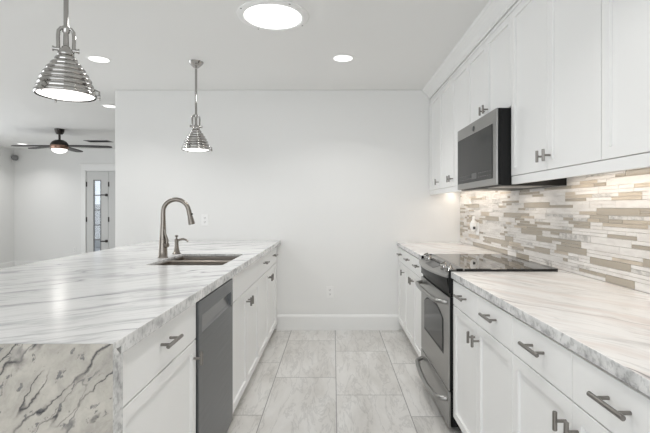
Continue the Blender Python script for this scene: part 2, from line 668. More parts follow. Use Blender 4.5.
def t_knob(parent, s, xf, y, z):
    xo = xf + s * 0.033
    mb = MB()
    mb.tube([(xo, y, z - 0.027), (xo, y, z - 0.0255), (xo, y, z + 0.0255), (xo, y, z + 0.027)], [0.0052, 0.0066, 0.0066, 0.0052], 14)
    mb.cyl((xf + s * 0.001, y, z), (xo, y, z), 0.0048, None, 12)
    return obj('t_bar_knob', mb, M['nickel'], parent, smooth=True)


def base_cabinet(s, xf, y0, y1, ztop, label, doors, drawers, depth=0.60, group=None, false_front=False):
    """doors / drawers: lists of (ya, yb, knob_y or None)"""
    xb = xf - s * 0.021
    xw = xf - s * depth
    c = thing('base_cabinet', ((xf + xw) / 2, (y0 + y1) / 2, 0), label, 'cabinet', group)
    mb = MB()
    xs = sorted((xb, xw))
    mb.box(xs[0], xs[1], y0 + 0.0005, y1 - 0.0005, Z_DB - 0.004, ztop - 0.036)
    xt = sorted((xf - s * 0.075, xw))
    mb.box(xt[0], xt[1], y0 + 0.0005, y1 - 0.0005, 0.0, Z_DB)
    obj('carcass', mb, M['cab'], c)
    ztd = ztop - 0.036 - 0.012
    for ya, yb, ky in drawers:
        d = obj('false_front' if false_front else 'drawer', MB().shaker(s, xf, ya + GAP, yb - GAP, Z_DR + 0.002, ztd, rail=0), M['cab'], c)
        if ky is not None:
            bar_pull(d, s, xf, ky, (Z_DR + ztd) / 2 + 0.012)
    for ya, yb, ky in doors:
        d = obj('door', MB().shaker(s, xf, ya + GAP, yb - GAP, Z_DB, Z_DR - 0.003), M['cab'], c)
        if ky is not None:
            t_knob(d, s, xf, ky, Z_DR - 0.070)
    return c


KO = 0.030
# right run, from the range towards the camera
yr0, yr1 = 2.385, 3.145          # the range
a, b, c_ = 2.378, 1.983, 1.588
base_cabinet(-1, FR, c_, a, ZT_R, 'white two-door base cabinet right beside the near side of the range, two drawers above', [(b, a, b + KO), (c_, b, b - KO)],
             [(b, a, (a + b) / 2), (c_, b, (b + c_) / 2)], group='right base cabinets')
a, b, c_ = 1.588, 1.193, 0.798
base_cabinet(-1, FR, c_, a, ZT_R, 'white base cabinet at the lower right edge of the photo, nearest along the right wall', [(b, a, b + KO), (c_, b, b - KO)],
             [(b, a, (a + b) / 2), (c_, b, (b + c_) / 2)], group='right base cabinets')
# right run beyond the range
e0, e1, e2, e3 = 4.398, 3.985, 3.568, 3.152
base_cabinet(-1, FR, e3, e1, ZT_R, 'white two-door base cabinet just beyond the far side of the range', [(e2, e1, e2 + KO), (e3, e2, e2 - KO)],
             [(e2, e1, (e1 + e2) / 2), (e3, e2, (e2 + e3) / 2)], group='right base cabinets')
base_cabinet(-1, FR, e1, e0, ZT_R, 'narrow one-door white base cabinet in the corner against the back wall', [(e1, e0, e1 + KO)],
             [(e1, e0, (e0 + e1) / 2)], group='right base cabinets')
# island, near to far
base_cabinet(1, FL, 1.104, 1.762, ZT_I, 'white island cabinet between the marble waterfall end and the dishwasher', [(1.118, 1.760, 1.730)],
             [(1.118, 1.760, 1.44)], group='island cabinets')
cb = base_cabinet(1, FL, 2.372, 3.236, ZT_I - 0.26, 'white sink base cabinet under the sink, plain panel above its doors', [(2.374, 2.804, 2.804 - KO), (2.804, 3.236, 2.804 + KO)], [], group='island cabinets')
# the sink base: face frame strip and plain front above the doors
mb = MB()
mb.box(FL - 0.040, FL - 0.021, 2.3725, 3.2355, ZT_I - 0.30, ZT_I - 0.037)
for yy in (2.3725, 3.2175):
    mb.box(FL - 0.60, FL - 0.040, yy, yy + 0.018, ZT_I - 0.30, ZT_I - 0.037)
obj('upper_frame', mb, M['cab'], cb)
obj('false_front', MB().shaker(1, FL, 2.374 + GAP, 3.236 - GAP, Z_DR + 0.002, ZT_I - 0.048, rail=0), M['cab'], cb)
base_cabinet(1, FL, 3.236, 4.398, ZT_I, 'white island cabinet at its far end against the back wall, two drawers and two doors', [(3.238, 3.74, 3.74 - KO), (3.74, 4.25, 3.74 + KO)],
             [(3.238, 3.74, 3.49), (3.74, 4.25, 4.02)], group='island cabinets')
# panelled back of the island on the living-room side
tag(obj('island_back_panel', MB().box(-1.19, -1.163, 1.104, 4.398, 0, ZT_I - 0.042), M['cab']), 'white back panel of the island facing the living room under the overhang', 'panel')


def wall_cabinet(y0, y1, z0, label, doors, zk):
    xb, xw = FU + 0.021, XR - 0.010
    c = thing('wall_cabinet', ((xb + xw) / 2, (y0 + y1) / 2, z0), label, 'cabinet', 'white wall cabinets')
    mb = MB()
    mb.box(xb, xw, y0 + 0.0005, y1 - 0.0005, z0, 2.345)
    mb.box(FU, xb, y0 + 0.0005, y1 - 0.0005, 2.318, 2.337)
    obj('carcass', mb, M['cab'], c)
    for ya, yb, ky in doors:
        d = obj('door', MB().shaker(-1, FU, ya + GAP, yb - GAP, z0 + 0.002, 2.314), M['cab'], c)
        if ky is not None:
            t_knob(d, -1, FU, ky, zk)
    return c


ZU = 1.416
wall_cabinet(e1, e0, ZU, 'narrow one-door white wall cabinet in the corner against the back wall', [(e1, e0, e1 + KO)], ZU + 0.065)
wall_cabinet(e3, e1, ZU, 'tall two-door white wall cabinet just beyond the microwave', [(e2, e1, e2 + KO), (e3, e2, e2 - KO)], ZU + 0.065)
ym = (yr0 + yr1) / 2
wall_cabinet(2.380, 3.150, 1.80, 'short two-door white wall cabinet directly above the microwave', [(ym, 3.150, ym + KO), (2.380, ym, ym - KO)], 1.865)
wall_cabinet(1.578, 2.378, ZU, 'tall two-door white wall cabinet on the near side of the microwave', [(1.978, 2.378, 1.978 + KO), (1.578, 1.978, 1.978 - KO)], ZU + 0.065)
wall_cabinet(0.778, 1.576, ZU, 'white wall cabinet nearest the camera, cut by the right edge of the photo', [(1.177, 1.576, None), (0.778, 1.177, None)], ZU + 0.065)
# light rails below the wall cabinets
mb = MB()
mb.box(FU + 0.002, FU + 0.022, 0.778, 2.378, 1.372, ZU - 0.001)
mb.box(FU + 0.002, FU + 0.022, e3, e0, 1.372, ZU - 0.001)
struct('trim_2', mb, M['cab'])
# crown moulding
prof = [(FU + 0.03, 2.3455), (FU - 0.006, 2.3455), (FU - 0.008, 2.356), (FU - 0.014, 2.360), (FU - 0.020, 2.372), (FU - 0.030, 2.388), (FU - 0.048, 2.406),
        (FU - 0.060, 2.414), (FU - 0.068, 2.420), (FU - 0.070, 2.430), (FU - 0.076, 2.4395), (FU + 0.03, 2.4395)]
struct('trim_3', MB().prism([(x, 0.778, z) for x, z in prof], (0, YB - 0.778 - 0.001, 0)), M['cab'])

# ------------------------------------------------------------------ countertops
IX0, IX1, IY0 = -1.800, -0.536, 1.052


def rounded(x0, x1, y0, y1, r, n=5):
    pts = []
    for cx, cy, a0 in ((x1 - r, y1 - r, 0), (x0 + r, y1 - r, 90), (x0 + r, y0 + r, 180), (x1 - r, y0 + r, 270)):
        for k in range(n + 1):
            a = math.radians(a0 + 90 * k / n)
            pts.append((cx + r * math.cos(a), cy + r * math.sin(a)))
    return pts


SX0, SX1, SY0, SY1 = -1.085, -0.640, 2.485, 3.10
mb = MB()
bm = mb.bm
outer = [(IX0, IY0), (IX1, IY0), (IX1, YB - 0.001), (IX0, YB - 0.001)]
inner = rounded(SX0, SX1, SY0, SY1, 0.022)
es = []
for loop in (outer, inner):
    vs = [bm.verts.new((x, y, ZT_I - 0.018)) for x, y in loop]
    for i in range(len(vs)):
        es.append(bm.edges.new((vs[i], vs[(i + 1) % len(vs)])))
bmesh.ops.triangle_fill(bm, edges=es, use_beauty=True)
ext = bmesh.ops.extrude_face_region(bm, geom=bm.faces[:])
for v in [q for q in ext['geom'] if isinstance(q, bmesh.types.BMVert)]:
    v.co.z += 0.018
for v in bm.verts:          # mitre against the waterfall end
    if abs(v.co.y - IY0) < 1e-5 and v.co.z < ZT_I - 0.01:
        v.co.y += 0.0185
    elif abs(v.co.y - IY0) < 1e-5:
        v.co.y += 0.0005
bmesh.ops.recalc_face_normals(bm, faces=bm.faces[:])
top_e = [e for e in bm.edges if abs(e.verts[0].co.z - ZT_I) < 1e-5 and abs(e.verts[1].co.z - ZT_I) < 1e-5 and len(e.link_faces) == 2 and abs(e.link_faces[0].normal.z - e.link_faces[1].normal.z) > 0.5
         and max(v.co.y for v in e.verts) > IY0 + 0.01]
bmesh.ops.bevel(bm, geom=top_e, offset=0.003, segments=2, profile=0.5, affect='EDGES')
mb.box(IX1 - 0.03, IX1, IY0 + 0.0402, YB - 0.001, ZT_I - 0.040, ZT_I - 0.018)      # built-up edges
mb.box(IX0, IX0 + 0.03, IY0 + 0.0402, YB - 0.001, ZT_I - 0.040, ZT_I - 0.018)
isl = tag(sides(obj('marble_countertop', mb, [M['marble_i'], M['marble_x']])), 'white marble island worktop with grey veins around the sink', 'countertop')
wf = obj('waterfall_end', MB().prism([(IX0, IY0, 0), (IX0, IY0 + 0.050, 0), (IX0, IY0 + 0.050, ZT_I - 0.0405), (IX0, IY0 + 0.0400, ZT_I - 0.0405), (IX0, IY0 + 0.0180, ZT_I - 0.0185), (IX0, IY0, ZT_I - 0.0004)], (IX1 - IX0, 0, 0)), [M['marble_e'], M['marble_x']], isl)
for p in wf.data.polygons:
    if p.normal.x > 0.5:
        p.material_index = 1
wf['label'] = 'beige grey marble end slab with dark crack-like veins'

mb = MB().box(FR - 0.013, XR - 0.002, 0.79, yr0 - 0.004, ZT_R - 0.036, ZT_R, 0.003)
mb.box(1.240, XR - 0.002, yr0 - 0.004, yr1 + 0.0035, ZT_R - 0.036, ZT_R)
tag(sides(obj('marble_countertop', mb, [M['marble_r'], M['marble_x']])), 'veined marble worktop on the right, from the range towards the camera', 'countertop', 'right-hand worktops')
mb = MB().box(FR - 0.013, XR - 0.002, yr1 + 0.004, YB - 0.001, ZT_R - 0.036, ZT_R, 0.003)
tag(sides(obj('marble_countertop', mb, [M['marble_r'], M['marble_x']])), 'short marble worktop in the corner beyond the range', 'countertop', 'right-hand worktops')

# ------------------------------------------------------------------ mosaic backsplash
random.seed(11)
mb = MB()
XT = XR - 0.001
mb.mi = 0
mb.box(XT - 0.004, XT, 0.79, YB - 0.001, ZT_R + 0.001, ZU - 0.002)
RH = 0.0348


def tile(y0, y1, z0, z1, mi):
    mb.mi = mi
    gr = 0.0011
    mb.box(XT - 0.0085, XT - 0.003, y0 + gr, y1 - gr, z0 + gr, z1 - gr)


def pick(thin):
    r = random.random()
    if thin:
        return 1 if r < 0.64 else 2 if r < 0.82 else 3 if r < 0.90 else 4
    return 1 if r < 0.45 else 2 if r < 0.90 else 3 if r < 0.96 else 4


z = ZT_R + 0.0015
while z < ZU - 0.01:
    z1 = min(z + RH, ZU - 0.003)
    y = 0.79 - random.random() * 0.2
    while y < YB - 0.002:
        if random.random() < 0.38:
            L = random.choice((0.15, 0.20, 0.30, 0.30))
            ya, yb = max(y, 0.79), min(y + L, YB - 0.002)
            if yb - ya > 0.01:
                tile(ya, yb, z, z1, pick(False))
            y += L
        else:
            L = random.choice((0.2, 0.3, 0.4))
            zm = (z + z1) / 2
            for za, zb in ((z, zm), (zm, z1)):
                yy = y
                while yy < y + L - 0.001:
                    l = min(random.choice((0.07, 0.1, 0.15, 0.15, 0.2, 0.3)), y + L - yy)
                    ya, yb = max(yy, 0.79), min(yy + l, YB - 0.002)
                    if yb - ya > 0.006:
                        tile(ya, yb, za, zb, pick(True))
                    yy += l
            y += L
    z = z1
tag(obj('tile_backsplash', mb, [M['grout'], M['t_white'], M['t_taupe'], M['t_beige'], M['t_grey']]),
    'mosaic backsplash of thin white and taupe strip tiles on the right wall', 'backsplash')
UC = (1.0, 0.885, 0.755)
for yc, L, pw in ((1.18, 0.7, 1.0), (1.98, 0.7, 1.0), (3.57, 0.75, 1.1), (4.19, 0.36, 0.55)):
    area('under_cabinet_lamp', (1.19, yc, ZU - 0.006), (0, 0, 0), 0.04, L, UNDER_W * pw, UC)
area('microwave_lamp', (1.14, ym, 1.360), (0, 0, 0), 0.08, 0.3, UNDER_W * 0.6, UC)

# ------------------------------------------------------------------ slide-in range
rng = thing('range', ((0.66 + XR) / 2, ym, 0), 'stainless slide-in electric range with a black glass cooktop', 'range')
y0, y1 = yr0 + 0.002, yr1 - 0.002
XD = 0.636        # front of the oven door
obj('body', MB().box(XD + 0.028, 1.237, y0, y1, 0.035, ZT_R + 0.004).box(XD + 0.07, XR - 0.05, y0 + 0.03, y1 - 0.03, 0, 0.035), M['black'], rng)
mb = MB().box(0.722, 1.237, y0 - 0.004, y1 + 0.004, ZT_R + 0.0045, ZT_R + 0.0145, 0.003)
ck = obj('cooktop', mb, M['glass_k'], rng)
mb = MB()
mb.box(0.714, 0.7215, y0 - 0.004, y1 + 0.004, ZT_R + 0.0045, ZT_R + 0.0150, 0.001)
obj('trim_strip', mb, M['steel'], rng)
# bowed control panel: section swept across y with an outward bow


def bow(y):
    u = (y - ym) / ((y1 - y0) / 2)
    return 0.050 * (1 - u * u)


def sweep(prof, bowk, n=24, ya=y0, yb=y1):
    """prof: (x, z, k) closed section; x moves out by k*bow"""
    m_ = MB()
    rings = []
    for i in range(n + 1):
        y = ya + (yb - ya) * i / n
        rings.append([m_.bm.verts.new((x - k * bowk * bow(y), y, zz)) for x, zz, k in prof])
    p = len(prof)
    for A, B in zip(rings, rings[1:]):
        for k in range(p):
            m_.bm.faces.new((A[k], A[(k + 1) % p], B[(k + 1) % p], B[k]))
    m_.bm.faces.new(rings[0])
    m_.bm.faces.new(list(reversed(rings[-1])))
    return m_


XP = 0.628
cp = obj('control_panel', sweep([(0.714, ZT_R + 0.012, 0), (XP, 0.868, 1), (XP - 0.005, 0.862, 1), (XP - 0.002, 0.857, 1), (XP + 0.01, 0.855, 1), (0.714, 0.855, 0)], 1.0, ya=y0 + 0.012, yb=y1 - 0.012), M['steel'], rng, smooth=True, ang=0.5)
obj('lower_fascia', sweep([(XP + 0.004, 0.8548, 1), (XP + 0.006, 0.825, 0.85), (XP + 0.012, 0.772, 0.30), (0.66, 0.772, 0), (0.66, 0.8548, 0)], 1.0, ya=y0 + 0.012, yb=y1 - 0.012), M['black'], rng, smooth=True, ang=0.5)
for ya_, yb_ in ((y0, y0 + 0.0118), (y1 - 0.0118, y1)):
    obj('end_cap', MB().box(XD, 0.7135, ya_, yb_, 0.772, ZT_R + 0.0042, 0.002).box(0.68, 0.7135, ya_, yb_, ZT_R + 0.003, ZT_R + 0.014), M['black'], rng)
# direction of the sloping panel face
sl = (Vector((0.714, 0, ZT_R + 0.012)) - Vector((XP, 0, 0.868))).normalized()
nr = Vector((-sl.z, 0, sl.x))


def onpanel(y, t, h=0.0):
    """t: 0 front lip .. 1 cooktop"""
    fx = XP - bow(y)
    p0 = Vector((fx, y, 0.868))
    p1 = Vector((0.714, y, ZT_R + 0.012))
    d = (p1 - p0)
    n = Vector((-d.z, 0, d.x)).normalized()
    return p0 + d * t + n * h, n


for ky in (yr1 - 0.085, yr1 - 0.175, yr0 + 0.175, yr0 + 0.085):
    p, n = onpanel(ky, 0.52)
    mb = MB().lathe([(0.025, 0.0005), (0.025, 0.005), (0.021, 0.008), (0.019, 0.026), (0.0165, 0.029)], p, 24, True, True, n)
    kn = obj('knob', mb, M['chrome'], rng, smooth=True)
    p2 = p + n * 0.029
    obj('grip', MB().prism([p2 + Vector((0, -0.004, 0)) + sl * -0.016, p2 + Vector((0, 0.004, 0)) + sl * -0.016, p2 + Vector((0, 0.004, 0)) + sl * 0.016, p2 + Vector((0, -0.004, 0)) + sl * 0.016], n * 0.007), M['chrome'], kn)
A, B = 0.20, 0.84
pa, na = onpanel(ym - 0.115, A, 0.0006)
quad = [onpanel(ym - 0.115, A, 0.0006)[0], onpanel(ym, A, 0.0006)[0], onpanel(ym + 0.115, A, 0.0006)[0], onpanel(ym + 0.115, B, 0.0006)[0], onpanel(ym, B, 0.0006)[0], onpanel(ym - 0.115, B, 0.0006)[0]]
dm = MB()
for q0, q1, q2, q3 in ((quad[0], quad[1], quad[4], quad[5]), (quad[1], quad[2], quad[3], quad[4])):
    dm.prism([q0, q1, q2, q3], nr * 0.0012)
obj('display', dm, M['display'], rng)
# oven door with an arched window
Z0, Z1 = 0.232, 0.748
dr = obj('oven_door', MB().box(XD, XD + 0.008, y0 + 0.002, y1 - 0.002, Z0, Z1, 0.003), M['steel'], rng)
obj('door_liner', MB().box(XD + 0.0082, XD + 0.027, y0 + 0.002, y1 - 0.002, Z0 + 0.002, Z1 - 0.002), M['black'], dr)
mb = MB()
for k in range(3):
    yc = ym + (k - 1) * 0.22
    mb.box(XD + 0.004, XD + 0.024, yc - 0.09, yc + 0.09, Z1 + 0.004, Z1 + 0.012)
obj('vent', MB().box(XD + 0.012, XD + 0.0275, y0 + 0.01, y1 - 0.01, Z1 + 0.001, 0.771), M['black'], rng)
wy0, wy1, wz0, wz1 = ym - 0.262, ym + 0.262, 0.400, 0.662


def arch(inset):
    pts = [(wy0 + inset, wz0 + inset), (wy1 - inset, wz0 + inset)]
    ha, hb = wy1 - wy0, wz1 - wz0
    for k in range(25):
        u = 1 - 2 * k / 24
        pts.append((ym + u * (ha / 2 - inset), wz0 + hb * 0.76 + (hb * 0.24 - inset) * (1 - abs(u) ** 2.2)))
    return pts


obj('window_frame', MB().prism([(XD - 0.0012, yy, zz) for yy, zz in arch(0)], (0.0010, 0, 0)), M['black'], dr)
obj('window', MB().prism([(XD - 0.0030, yy, zz) for yy, zz in arch(0.016)], (0.0016, 0, 0)), M['window_k'], dr)


def bowed_handle(parent, z, sagx, sagz, r, name='handle'):
    pts = []
    ha = 0.325
    for k in range(21):
        u = -1 + 2 * k / 20
        e = (1 - abs(u) ** 2.4)
        edge = min(1.0, (1 - abs(u)) / 0.10)
        xo = XD - 0.012 - 0.030 * math.sin(edge * PI / 2) - sagx * e
        pts.append((xo, ym + u * ha, z - sagz * e))
    pts = [(XD + 0.0005, pts[0][1], pts[0][2])] + pts + [(XD + 0.0005, pts[-1][1], pts[-1][2])]
    return obj(name, MB().tube(pts, r, 14), M['steel'], parent, smooth=True, ang=1.0)


bowed_handle(dr, 0.713, 0.020, 0.0, 0.0138)
dw = obj('storage_drawer', MB().box(XD - 0.002, XD + 0.012, y0 + 0.002, y1 - 0.002, 0.030, Z0 - 0.006, 0.004), M['steel'], rng)
obj('drawer_liner', MB().box(XD + 0.0122, XD + 0.027, y0 + 0.002, y1 - 0.002, 0.032, Z0 - 0.008), M['black'], dw)
bowed_handle(dw, 0.170, 0.016, 0.028, 0.0145)

# ------------------------------------------------------------------ microwave
XM, ZM0, ZM1 = 0.900, 1.367, 1.796
y0, y1 = yr0 + 0.002, yr1 - 0.002
mw = thing('microwave', ((XM + XR) / 2, ym, ZM0), 'stainless over-the-range microwave with a dark glass door', 'microwave')
obj('body', MB().box(XM + 0.028, XR - 0.010, y0, y1, ZM0, ZM1 - 0.001, 0.002), M['black'], mw)
# underside: grease filters and lamp lens
for ya, yb in ((y0 + 0.05, ym - 0.10), (ym + 0.10, y1 - 0.05)):
    obj('filter', MB().box(XM + 0.05, XR - 0.12, ya, yb, ZM0 - 0.003, ZM0 - 0.0005), M['steel'], mw)
fd = obj('door_frame', MB().box(XM, XM + 0.009, y0, y1, ZM0 + 0.004, ZM1, 0.003), M['steel'], mw)
obj('door_core', MB().box(XM + 0.0092, XM + 0.0275, y0, y1, ZM0 + 0.004, ZM1 - 0.001), M['black'], fd)
obj('door_glass', MB().box(XM - 0.0025, XM - 0.0003, y0 + 0.062, y1 - 0.018, ZM0 + 0.043, ZM1 - 0.077, 0.001), M['window_k'], mw)
cs = obj('control_strip', MB().box(XM - 0.0032, XM - 0.0026, ym - 0.05, ym + 0.05, ZM0 + 0.060, ZM0 + 0.097), M['display'], mw)
random.seed(4)
for r_ in range(2):
    for k in range(16):
        yy = y0 + 0.09 + k * 0.038
        if 6 <= k <= 8:
            continue
        obj('touch_key', MB().box(XM - 0.0032, XM - 0.0026, yy, yy + random.uniform(0.010, 0.022), ZM0 + 0.064 + r_ * 0.024, ZM0 + 0.069 + r_ * 0.024), M['icon'], mw)
obj('handle_recess', MB().box(XM + 0.0095, XM + 0.0275, y0 - 0.0012, y0 + 0.0005, ZM0 + 0.07, ZM1 - 0.11), M['black'], mw)
# round maker's emblem with its two letters
em = Vector((XM - 0.0005, ym + 0.02, ZM1 - 0.045))
eo = obj('emblem', MB().cyl(em, em + Vector((-0.003, 0, 0)), 0.017, None, 28), M['steel_d'], mw, smooth=True)
fc = bpy.data.curves.new('lettering', 'FONT')
fc.body = 'GE'
fc.size = 0.020
fc.align_x = 'CENTER'
fc.align_y = 'CENTER'
fc.extrude = 0.0003
fo = bpy.data.objects.new('lettering_source', fc)
COL.objects.link(fo)
bpy.context.view_layer.update()
fm = bpy.data.meshes.new_from_object(fo.evaluated_get(bpy.context.evaluated_depsgraph_get()))
bpy.data.objects.remove(fo)
fm.materials.append(M['steel'])
lo = bpy.data.objects.new('lettering', fm)
COL.objects.link(lo)
lo.parent = eo
lo.location = Vector((XM - 0.0038, em.y, em.z)) - WLOC[eo]
lo.rotation_euler = (PI / 2, 0, -PI / 2)
obj('emblem_ring', MB().lathe([(0.0150, 0), (0.0150, 0.0006), (0.0168, 0.0006), (0.0168, 0)], em + Vector((-0.003, 0, 0)), 28, axis=(-1, 0, 0)), M['steel'], eo)

# ------------------------------------------------------------------ dishwasher
y0, y1 = 1.767, 2.367
dwv = thing('dishwasher', (FL - 0.3, (y0 + y1) / 2, 0), 'dark stainless dishwasher built into the island', 'dishwasher')
obj('body', MB().box(FL - 0.58, FL - 0.026, y0, y1, 0.10, ZT_I - 0.048).box(FL - 0.58, FL - 0.075, y0, y1, 0, 0.10), M['black'], dwv)
XDW = FL + 0.010
hz0, hz1 = 0.722, 0.792
mb = MB()
mb.box(FL - 0.025, XDW, y0 + 0.003, y1 - 0.003, 0.085, hz0, 0.003)
mb.box(FL - 0.025, XDW, y0 + 0.003, y1 - 0.003, hz1, 0.858, 0.003)
mb.box(FL - 0.025, XDW, y0 + 0.003, y0 + 0.045, hz0 - 0.004, hz1 + 0.004)
mb.box(FL - 0.025, XDW, y1 - 0.045, y1 - 0.003, hz0 - 0.004, hz1 + 0.004)
dd = obj('door', mb, M['steel_d'], dwv)
obj('pocket_handle', MB().prism([(FL - 0.024, y0 + 0.045, hz0), (XDW - 0.001, y0 + 0.045, hz0), (XDW - 0.012, y0 + 0.045, hz0 + 0.006), (FL - 0.018, y0 + 0.045, hz1), (FL - 0.024, y0 + 0.045, hz1)], (0, y1 - y0 - 0.09, 0)), M['pocket'], dd)

# ------------------------------------------------------------------ sink, faucet, soap dispenser
sk = thing('kitchen_sink', ((SX0 + SX1) / 2, (SY0 + SY1) / 2, 0.66), 'stainless double-bowl sink set under the island worktop', 'sink')
ZS = ZT_I - 0.0185


def bowl(ya, yb, deep):
    mb = MB()
    x0, x1 = SX0 - 0.006, SX1 + 0.006
    o = rounded(x0, x1, ya, yb, 0.03)
    i_ = rounded(x0 + 0.012, x1 - 0.012, ya + 0.012, yb - 0.012, 0.03)
    b_ = rounded(x0 + 0.05, x1 - 0.05, ya + 0.05, yb - 0.05, 0.03)
    rings = [[mb.bm.verts.new((x, y, zz)) for x, y in loop] for loop, zz in ((o, ZS), (i_, ZS - 0.004), (i_, ZS - deep + 0.04), (b_, ZS - deep + 0.002))]
    n = len(o)
    for A, B in zip(rings, rings[1:]):
        for k in range(n):
            mb.bm.faces.new((A[k], A[(k + 1) % n], B[(k + 1) % n], B[k]))
    mb.bm.faces.new(rings[-1])
    bb = obj('bowl', mb, M['sink'], sk, smooth=True)
    c = ((SX0 + SX1) / 2, (ya + yb) / 2, ZS - deep + 0.0025)
    obj('drain', MB().lathe([(0.045, 0.0), (0.042, 0.003), (0.030, 0.001), (0.012, 0.004)], c, 24, False, True), M['chrome'], bb, smooth=True)


YDIV = 2.865
bowl(SY0 - 0.006, YDIV - 0.004, 0.21)
bowl(YDIV + 0.004, SY1 + 0.006, 0.18)
obj('divider', MB().box(SX0 - 0.002, SX1 + 0.002, YDIV - 0.018, YDIV + 0.018, ZS - 0.012, ZS - 0.0045, 0.003), M['sink'], sk)

FX, FY = -1.123, 2.85
fa = thing('faucet', (FX, FY, ZT_I), 'tall brushed nickel pull-down gooseneck faucet behind the sink', 'faucet')
zt = ZT_I
obj('base', MB().lathe([(0.033, 0), (0.033, 0.004), (0.030, 0.008), (0.028, 0.05), (0.0255, 0.10), (0.0240, 0.118), (0.0235, 0.121)], (FX, FY, zt), 28, True, True), M['faucet'], fa, smooth=True)
pts = [(FX, FY, zt + 0.1215), (FX, FY, zt + 0.17), (FX + 0.001, FY, zt + 0.23), (FX + 0.001, FY, zt + 0.285)]
rad = [0.0232, 0.0205, 0.0170, 0.0155]
cx, cz, R_ = FX + 0.086, zt + 0.300, 0.085
for k in range(1, 17):
    th = PI - (PI * 0.93) * k / 16
    pts.append((cx + R_ * math.cos(th), FY, cz + R_ * math.sin(th) * 0.98))
    rad.append(0.0145)
obj('gooseneck', MB().tube(pts, rad, 18), M['faucet'], fa, smooth=True, ang=1.0)
e_ = Vector(pts[-1])
dirn = Vector((0.22, 0, -1)).normalized()
sh = obj('spray_head', MB().lathe([(0.0152, 0.0005), (0.0158, 0.010), (0.0165, 0.045), (0.0205, 0.082), (0.0215, 0.098), (0.019, 0.101)], e_, 24, True, True, dirn), M['faucet'], fa, smooth=True)
obj('spray_button', MB().lathe([(0.006, 0), (0.006, 0.004)], e_ + dirn * 0.035 + Vector((0.0165, -0.006, 0.004)), 12, True, True, (1, -0.4, 0.2)), M['black'], sh)
# lever on the right-hand side
mb = MB().tube([(FX + 0.020, FY - 0.012, zt + 0.085), (FX + 0.040, FY - 0.022, zt + 0.085)], [0.017, 0.015], 18)
mb.tube([(FX + 0.034, FY - 0.019, zt + 0.088), (FX + 0.036, FY - 0.020, zt + 0.12), (FX + 0.026, FY - 0.024, zt + 0.155), (FX + 0.020, FY - 0.026, zt + 0.188)], [0.010, 0.0085, 0.007, 0.0055], 14)
obj('lever', mb, M['faucet'], fa, smooth=True)

DXs, DYs = -1.120, 3.09
sd = thing('soap_dispenser', (DXs, DYs, ZT_I), 'small brushed nickel soap dispenser pump next to the faucet', 'soap dispenser')
obj('base', MB().lathe([(0.029, 0), (0.029, 0.006), (0.024, 0.010), (0.021, 0.02), (0.0155, 0.050), (0.0135, 0.075), (0.015, 0.090), (0.0145, 0.104), (0.008, 0.108)], (DXs, DYs, zt), 24, True, True), M['faucet'], sd, smooth=True)
mb = MB().lathe([(0.006, 0.108), (0.006, 0.121), (0.012, 0.123), (0.013, 0.129), (0.007, 0.134)], (DXs, DYs, zt), 20, True, True)
obj('pump_top', mb, M['faucet'], sd, smooth=True)
sp = [(DXs + 0.010, DYs - 0.001, zt + 0.096), (DXs + 0.03, DYs - 0.003, zt + 0.104), (DXs + 0.052, DYs - 0.004, zt + 0.106), (DXs + 0.072, DYs - 0.005, zt + 0.099), (DXs + 0.084, DYs - 0.006, zt + 0.088)]
obj('spout', MB().tube(sp, [0.0085, 0.008, 0.0075, 0.0065, 0.0055], 14), M['faucet'], sd, smooth=True)

# ------------------------------------------------------------------ outlets


def outlet(loc, label, grp, facing='y', plug=False):
    """on a wall facing -y (facing='y') or -x (facing='x')"""
    o = thing('wall_outlet', loc, label, 'outlet', grp)

    def bx(w0, w1, d0, d1, z0, z1, bev=0.0):
        X, Y, Z_ = loc
        if facing == 'y':
            return MB().box(X + w0, X + w1, Y - d1, Y - d0, Z_ + z0, Z_ + z1, bev)
        return MB().box(X - d1, X - d0, Y + w0, Y + w1, Z_ + z0, Z_ + z1, bev)
    obj('cover_plate', bx(-0.036, 0.036, 0.0005, 0.007, -0.058, 0.058, 0.002), M['plastic'], o)
    for zc in (0.021, -0.021):
        s_ = obj('socket', bx(-0.017, 0.017, 0.0072, 0.0088, zc - 0.014, zc + 0.014, 0.0007), M['plastic'], o)
        X, Y, Z_ = loc
        m_ = MB()
        for wx in (-0.0065, 0.0065):
            if facing == 'y':
                m_.box(X + wx - 0.0016, X + wx + 0.0016, Y - 0.0094, Y - 0.0089, Z_ + zc - 0.003, Z_ + zc + 0.007)
            else:
                m_.box(X - 0.0094, X - 0.0089, Y + wx - 0.0016, Y + wx + 0.0016, Z_ + zc - 0.003, Z_ + zc + 0.007)
        if facing == 'y':
            m_.cyl((X, Y - 0.0089, Z_ + zc - 0.008), (X, Y - 0.0094, Z_ + zc - 0.008), 0.0026, None, 10)
        else:
            m_.cyl((X - 0.0089, Y, Z_ + zc - 0.008), (X - 0.0094, Y, Z_ + zc - 0.008), 0.0026, None, 10)
        obj('socket_hole', m_, M['slot'], s_)
    return o


outlet((-1.306, YB, 1.118), 'white outlet on the back wall just above the island worktop', 'white wall outlets')
outlet((-0.036, YB, 0.386), 'white outlet low on the back wall above the baseboard', 'white wall outlets')
outlet((-5.28, YF, 0.377), 'small white outlet on the far living room wall beside the glazed door', 'white wall outlets')
XO = XT - 0.0085
outlet((XO, 3.86, 1.055), 'white outlet set in the mosaic tiles beyond the range', 'white wall outlets', 'x')
